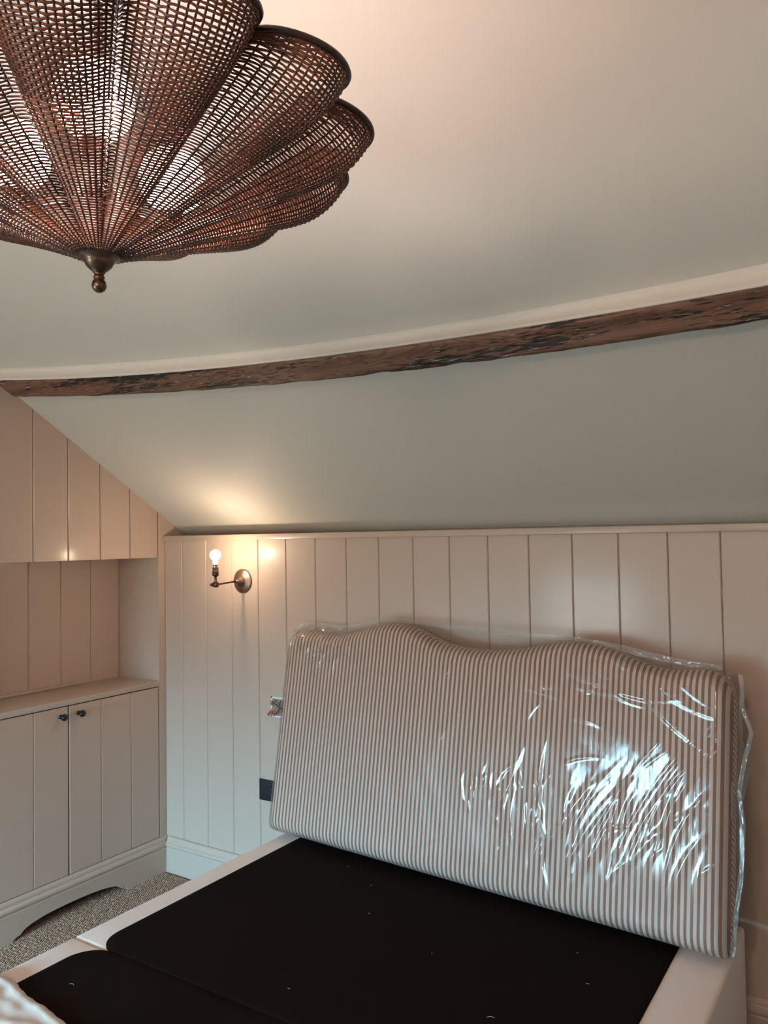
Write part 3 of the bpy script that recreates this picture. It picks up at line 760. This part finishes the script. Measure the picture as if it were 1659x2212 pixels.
ribbon(tp, lambda f: 0.014+0.030*math.exp(-((f-0.10)/0.10)**2)+0.008*math.exp(-((f-0.85)/0.1)**2), lambda f: 0.0035+0.009*math.exp(-((f-0.08)/0.09)**2), 'plastic_fold', 3)
rp = [((film_right(z), -FR*0.9-0.002, z), (1.0, 0.0)) for z in np.linspace(0.01, 0.72, 150)]
ribbon(rp, lambda f: 0.012, lambda f: 0.003, 'plastic_fold', 9)
# back sheet of the bag, only its border shows
bk = []; NB2 = 80
for i in range(NB2+1):
    for j in range(NB2+1):
        s_, t = i/NB2, j/NB2; x = fx0+(film_right(min(0.8*t, .8))-fx0)*s_; zt = film_top(x)
        bk.append((x, 0.003-0.035*max(0, (2*abs(s_-.5))**30)-0.035*t**30, -0.002+(zt+0.002)*t))
f = [(i*(NB2+1)+j, (i+1)*(NB2+1)+j, (i+1)*(NB2+1)+j+1, i*(NB2+1)+j+1) for i in range(NB2) for j in range(NB2)]
obj('plastic_wrap', bk, f, film_m, hroot, True)['label'] = 'back sheet of the clear polythene bag'
# pose: leaning back, right-hand end a little further from the wall
hroot.location = (0.780, -0.131, BT+0.0145)
hroot.rotation_euler = (-math.radians(10.2), 0, -math.radians(4.0))

# ------------------------------------------------------------------ wall sconce
SX, SZ = 0.477, 1.299
sc = empty('wall_sconce', (SX, 0, SZ)); tag(sc, 'bronze swing-arm wall light with a lit bare bulb on the panelled wall', 'wall light')
MB().lathe([(0, 0.0), (0.0505, 0.0), (0.0505, 0.003), (0.048, 0.0055), (0.043, 0.0075), (0.036, 0.010), (0.0285, 0.0125), (0.0235, 0.0140), (0.0232, 0.017), (0.019, 0.018), (0.0188, 0.022), (0.0148, 0.0225), (0.0146, 0.027), (0.0108, 0.0275), (0.0105, 0.033), (0.007, 0.035), (0.0065, 0.040), (0, 0.041)], (SX, 0, SZ), (0, -1, 0), 48).build('backplate', bronze_pale, sc)
MB().tube([(SX, -0.036, SZ), (SX, -0.09, SZ-0.002), (SX, -0.15, SZ-0.006)], 0.0038, 12).build('arm', bronze, sc)
kn = MB(); kz = SZ-0.006
kn.lathe([(0, -0.0125), (0.0085, -0.0125), (0.0115, -0.009), (0.012, 0), (0.0115, 0.009), (0.0085, 0.0125), (0, 0.0125)], (SX, -0.160, kz), (1, 0, 0), 24)
kn.lathe([(0, 0), (0.0035, 0), (0.0035, 0.006), (0.0065, 0.008), (0.0065, 0.013), (0.004, 0.016), (0, 0.017)], (SX-0.011, -0.162, kz-0.001), (-1, 0, 0), 16)
kn.lathe([(0.0055, 0), (0.0055, 0.012), (0.0038, 0.016)], (SX, -0.165, kz), (0, 1, 0), 16)
kn.build('knuckle', bronze, sc)
hb = MB(); hb.lathe([(0.0045, 0.0), (0.0058, 0.006), (0.0048, 0.014), (0.0048, 0.022), (0.010, 0.027), (0.0140, 0.030), (0.0140, 0.036), (0.0125, 0.037), (0.0125, 0.040), (0.0142, 0.041), (0.0142, 0.044), (0.0122, 0.045), (0.0120, 0.060), (0.0112, 0.061), (0, 0.061)], (SX, -0.160, kz+0.008), (0, 0, 1), 32)
hb.build('lamp_holder', bronze, sc)
MB().lathe([(0.0105, 0), (0.0105, 0.010), (0.0112, 0.011), (0.010, 0.013)], (SX, -0.160, kz+0.069), (0, 0, 1), 24).build('bulb_cap', mat('nickel_cap', (0.75, 0.72, 0.68), 0.25, 1.0), sc)
bz = 1.412; rb = 0.0225
pr = [(0.0098, kz+0.080-bz), (0.0105, -0.024)]+[(rb*math.cos(a), rb*math.sin(a)) for a in np.linspace(-1.05, PI/2, 16)]
bulb = MB().lathe(pr, (SX, -0.160, bz), (0, 0, 1), 32).build('bulb', frosted_m, sc)
MB().lathe([(0.0115*math.cos(a), 0.0115*math.sin(a)) for a in np.linspace(-PI/2, PI/2, 14)], (SX, -0.160, bz), (0, 0, 1), 20).build('filament', sconce_bulb, bulb)
place_children(sc)

# ------------------------------------------------------------------ black double socket
so_ = empty('double_socket', (0.634, 0, 0.448)); tag(so_, 'black double plug socket low on the wall behind the headboard edge', 'socket')
MB().rbox((0.561, -0.0065, 0.4055), (0.707, -0.0002, 0.4905), 0.0025, 3).build('faceplate', black_plastic, so_)
for cx in (0.598, 0.670):
    for a, b, c_, d in ((-0.0020, 0.0020, 0.452, 0.460), (-0.0140, -0.0070, 0.4275, 0.4315), (0.0070, 0.0140, 0.4275, 0.4315)):
        MB().box((cx+a, -0.0068, c_), (cx+b, -0.0060, d)).build('pin_hole', black_hole, so_)
for cx in (0.617, 0.651): MB().rbox((cx-0.007, -0.0105, 0.462), (cx+0.007, -0.0055, 0.478), 0.0015, 2).build('switch', black_plastic, so_)
place_children(so_)

# ------------------------------------------------------------------ open back box with wires
bxo = empty('wiring_box', (0.669, 0, 0.790)); tag(bxo, 'white-edged open wall box with loose coloured wires beside the headboard', 'wall box')
fx0_, fx1_, fz0_, fz1_ = 0.627, 0.711, 0.750, 0.831
fm = MB()
for a, b in (((fx0_, -0.003, fz0_), (fx1_, -0.0003, fz0_+0.006)), ((fx0_, -0.003, fz1_-0.006), (fx1_, -0.0003, fz1_)), ((fx0_, -0.003, fz0_), (fx0_+0.006, -0.0003, fz1_)), ((fx1_-0.006, -0.003, fz0_), (fx1_, -0.0003, fz1_))): fm.box(a, b)
fm.build('rim', white_plastic, bxo)
MB().box((fx0_+0.005, -0.0012, fz0_+0.005), (fx1_-0.005, -0.0004, fz1_-0.005)).build('box_back', mat('grey_box_back', (0.28, 0.27, 0.26), 0.6), bxo)
wm = {'brown_wire': (0.30, 0.10, 0.03), 'orange_wire': (0.55, 0.24, 0.04), 'grey_wire': (0.33, 0.33, 0.33), 'black_wire': (0.02, 0.02, 0.02), 'blue_wire': (0.25, 0.27, 0.33), 'white_wire': (0.6, 0.58, 0.56)}
rw = random.Random(5)
cols = list(wm.items())
for i in range(11):
    nm, col = cols[i % 6]
    x0 = rw.uniform(0.638, 0.700); z0 = rw.uniform(0.765, 0.822); P0 = Vector((x0, -0.001, z0)); P3 = Vector((rw.uniform(0.632, 0.70), -rw.uniform(0.008, 0.018), rw.uniform(0.762, 0.820)))
    P1 = P0+Vector((rw.uniform(-.015, .015), -0.02, rw.uniform(-.02, .02))); P2 = P3+Vector((rw.uniform(-.015, .015), -0.008, rw.uniform(-.015, .02)))
    pts = [P0*(1-t)**3+P1*3*t*(1-t)**2+P2*3*t*t*(1-t)+P3*t**3 for t in np.linspace(0, 1, 10)]
    o = MB().tube(pts, 0.0016, 6).build('wire', bpy.data.materials.get(nm) or mat(nm, col, 0.45), bxo); o['label'] = nm.replace('_', ' ')
clipm = mat('red_connector', (0.58, 0.10, 0.07), 0.35)
for (x, z, a) in ((0.630, 0.7655, 0.7), (0.657, 0.768, 0.95), (0.69, 0.78, 0.8)):
    d = Vector((math.cos(a), 0, math.sin(a))); p0 = Vector((x, -0.016, z))
    c = MB(); 
    for s_ in (-1, 1): c.tube([p0+Vector((-d.z, 0, d.x))*0.003*s_-d*0.010, p0+Vector((-d.z, 0, d.x))*0.003*s_+d*0.008], 0.0030, 8)
    c.build('connector', clipm, bxo)['label'] = 'red wire connector'
c = MB(); c.lathe([(0, -0.009), (0.006, -0.008), (0.0085, 0), (0.006, 0.008), (0, 0.009)], (0.641, -0.012, 0.808), (0.3, 0, 1), 16)
c.build('connector', mat('amber_connector', (0.45, 0.19, 0.03), 0.3), bxo)['label'] = 'amber wire connector'
place_children(bxo)

# ------------------------------------------------------------------ rattan pendant
AX, AY = 1.925, -1.824; ZA, ZR = 1.845, 2.012; RR = 0.362; NP = 13; PH0 = 0.627; RHO = 0.765
pen = empty('pendant_light', (AX, AY, ZA)); tag(pen, 'large scalloped brown woven rattan ceiling light with glowing globe bulbs', 'ceiling light')
R_IN = 0.026
def shade_pt(u, phi, off=0.0):
    ps = (phi-PH0)/(2*PI/NP); s_ = 2*(ps-math.floor(ps+0.5))         # 0 at a petal tip, +-1 in a valley
    a = abs(s_)
    rim = RR*(RHO+(1-RHO)*math.sqrt(max(0, 1-a**2.1)))
    r = R_IN+(rim-R_IN)*u
    z = ZA+(ZR-ZA)*(u**1.05)
    env = u**1.7*(1-u**9)
    z -= 0.050*(1-a*a)*env
    z += 0.030*(a**3)*u*u*(1-0.5*u**6)
    r += 0.0
    pz = z
    # offset along an approximate outward-downward normal
    return Vector((AX+(r+off*0.5)*math.cos(phi), AY+(r+off*0.5)*math.sin(phi), pz-off*0.85))
NR = NP*20                                      # 169 rib stations, every second one starts further out
ULIST = list(np.linspace(0.02, 0.950, 82))+[0.958, 0.966, 0.973, 0.980, 0.987, 0.993]
NROW = len(ULIST)
seg = NR*2
V = []; Fq = []; 
for j in range(NROW):
    u = ULIST[j]
    step = 1 if u > 0.62 else (2 if u > 0.25 else 4)
    pts = []
    for k in range(seg):
        phi = 2*PI*k/seg; rib = k % 2 == 0
        if rib:
            idx_r = k//2
            o_ = ((0.0017 if step > 1 else 0.0012)*(1 if (idx_r//step+j) % 2 else -1)) if idx_r % step == 0 else 0.0
        else: o_ = 0.0
        uu = u+0.0012*math.sin(idx_r*1.7+j*2.3) if rib else u
        pts.append(shade_pt(uu, phi, o_))
    base = len(V); sr = 0.00112+0.00062*u
    ctr = Vector((AX, AY, 0))
    for k in range(seg):
        t = (pts[(k+1) % seg]-pts[k-1]).normalized()
        q = pts[k]; rad = Vector((q.x-AX, q.y-AY, 0)).normalized()
        nn = Vector((0, 0, 1)); nn = (nn-t*nn.dot(t)).normalized(); bb = t.cross(nn)
        for a_ in range(4):
            an = PI/4+PI/2*a_; V.append(q+nn*(math.cos(an)*sr)+bb*(math.sin(an)*sr))
    for k in range(seg):
        k2 = (k+1) % seg
        for a_ in range(4):
            a2 = (a_+1) % 4; Fq.append((base+k*4+a_, base+k*4+a2, base+k2*4+a2, base+k2*4+a_))
shade = obj('shade', V, Fq, rattan_m, pen, True); shade['label'] = 'woven rattan strands of the scalloped shade'; shade['kind'] = 'stuff'
for i in range(NR):
    phi = 2*PI*i/NR; u0 = 0.0 if i % 4 == 0 else (0.25 if i % 2 == 0 else 0.62)
    pts = [shade_pt(u0+(1.0-u0)*t/26, phi) for t in range(27)]
    MB().tube(pts, 0.00135, 5, caps=False).build('rib', rattan_dark, shade)
MB().tube([shade_pt(1.0, 2*PI*k/520)+Vector((0, 0, 0.001)) for k in range(520)], 0.0042, 8, closed=True).build('rim_braid', rattan_dark, shade)
# turned finial
MB().lathe([(0, -0.0435), (0.004, -0.043), (0.0073, -0.0405), (0.0092, -0.0365), (0.0095, -0.034), (0.0088, -0.030), (0.0066, -0.0265), (0.0062, -0.0255), (0.0072, -0.0245), (0.0072, -0.0225), (0.0060, -0.0215), (0.0062, -0.0185), (0.0078, -0.0175), (0.0085, -0.0155),
            (0.0125, -0.0125), (0.0165, -0.0085), (0.0190, -0.0035), (0.0200, 0.0005), (0.0262, 0.0025), (0.0280, 0.0050), (0.0275, 0.0075), (0.022, 0.0085), (0, 0.009)], (AX, AY, ZA-0.004), (0, 0, 1), 40).build('finial', bronze, pen)
MB().tube([(AX, AY, ZA), (AX, AY, ZF-0.01)], 0.006, 16).build('stem', mat('matt_bronze_stem', (0.05, 0.03, 0.022), 0.6), pen)
MB().lathe([(0, 0.0), (0.050, 0.0), (0.052, -0.006), (0.045, -0.018), (0.020, -0.028), (0.008, -0.034), (0, -0.034)], (AX, AY, ZF), (0, 0, 1), 40).build('ceiling_rose', bronze, pen)
MB().lathe([(0, -0.022), (0.018, -0.020), (0.026, -0.010), (0.028, 0), (0.026, 0.010), (0.018, 0.020), (0, 0.022)], (AX, AY, 1.925), (0, 0, 1), 32).build('hub', bronze, pen)
BR = 0.047
for adeg in (-40, 86, 206):
    a = math.radians(adeg); d = Vector((math.cos(a), math.sin(a), 0)); bc = Vector((AX, AY, 1.990))+d*0.120
    b0 = Vector((AX, AY, 1.925)); h0 = bc-Vector((0, 0, 0.070))-d*0.0
    MB().tube([b0, b0+d*0.05+Vector((0, 0, -0.006)), b0+d*0.095+Vector((0, 0, -0.010)), h0], 0.0038, 8).build('arm', bronze, pen)
    MB().lathe([(0, -0.004), (0.012, -0.004), (0.0145, 0.0), (0.0145, 0.020), (0.0160, 0.022), (0, 0.023)], h0, (0, 0, 1), 20).build('lamp_holder', bronze, pen)
    MB().lathe([(0.012, -0.048)]+[(BR*math.cos(t), BR*math.sin(t)) for t in np.linspace(-1.3, PI/2, 18)], bc, (0, 0, 1), 32).build('globe_bulb', opal_bulb, pen)
place_children(pen)
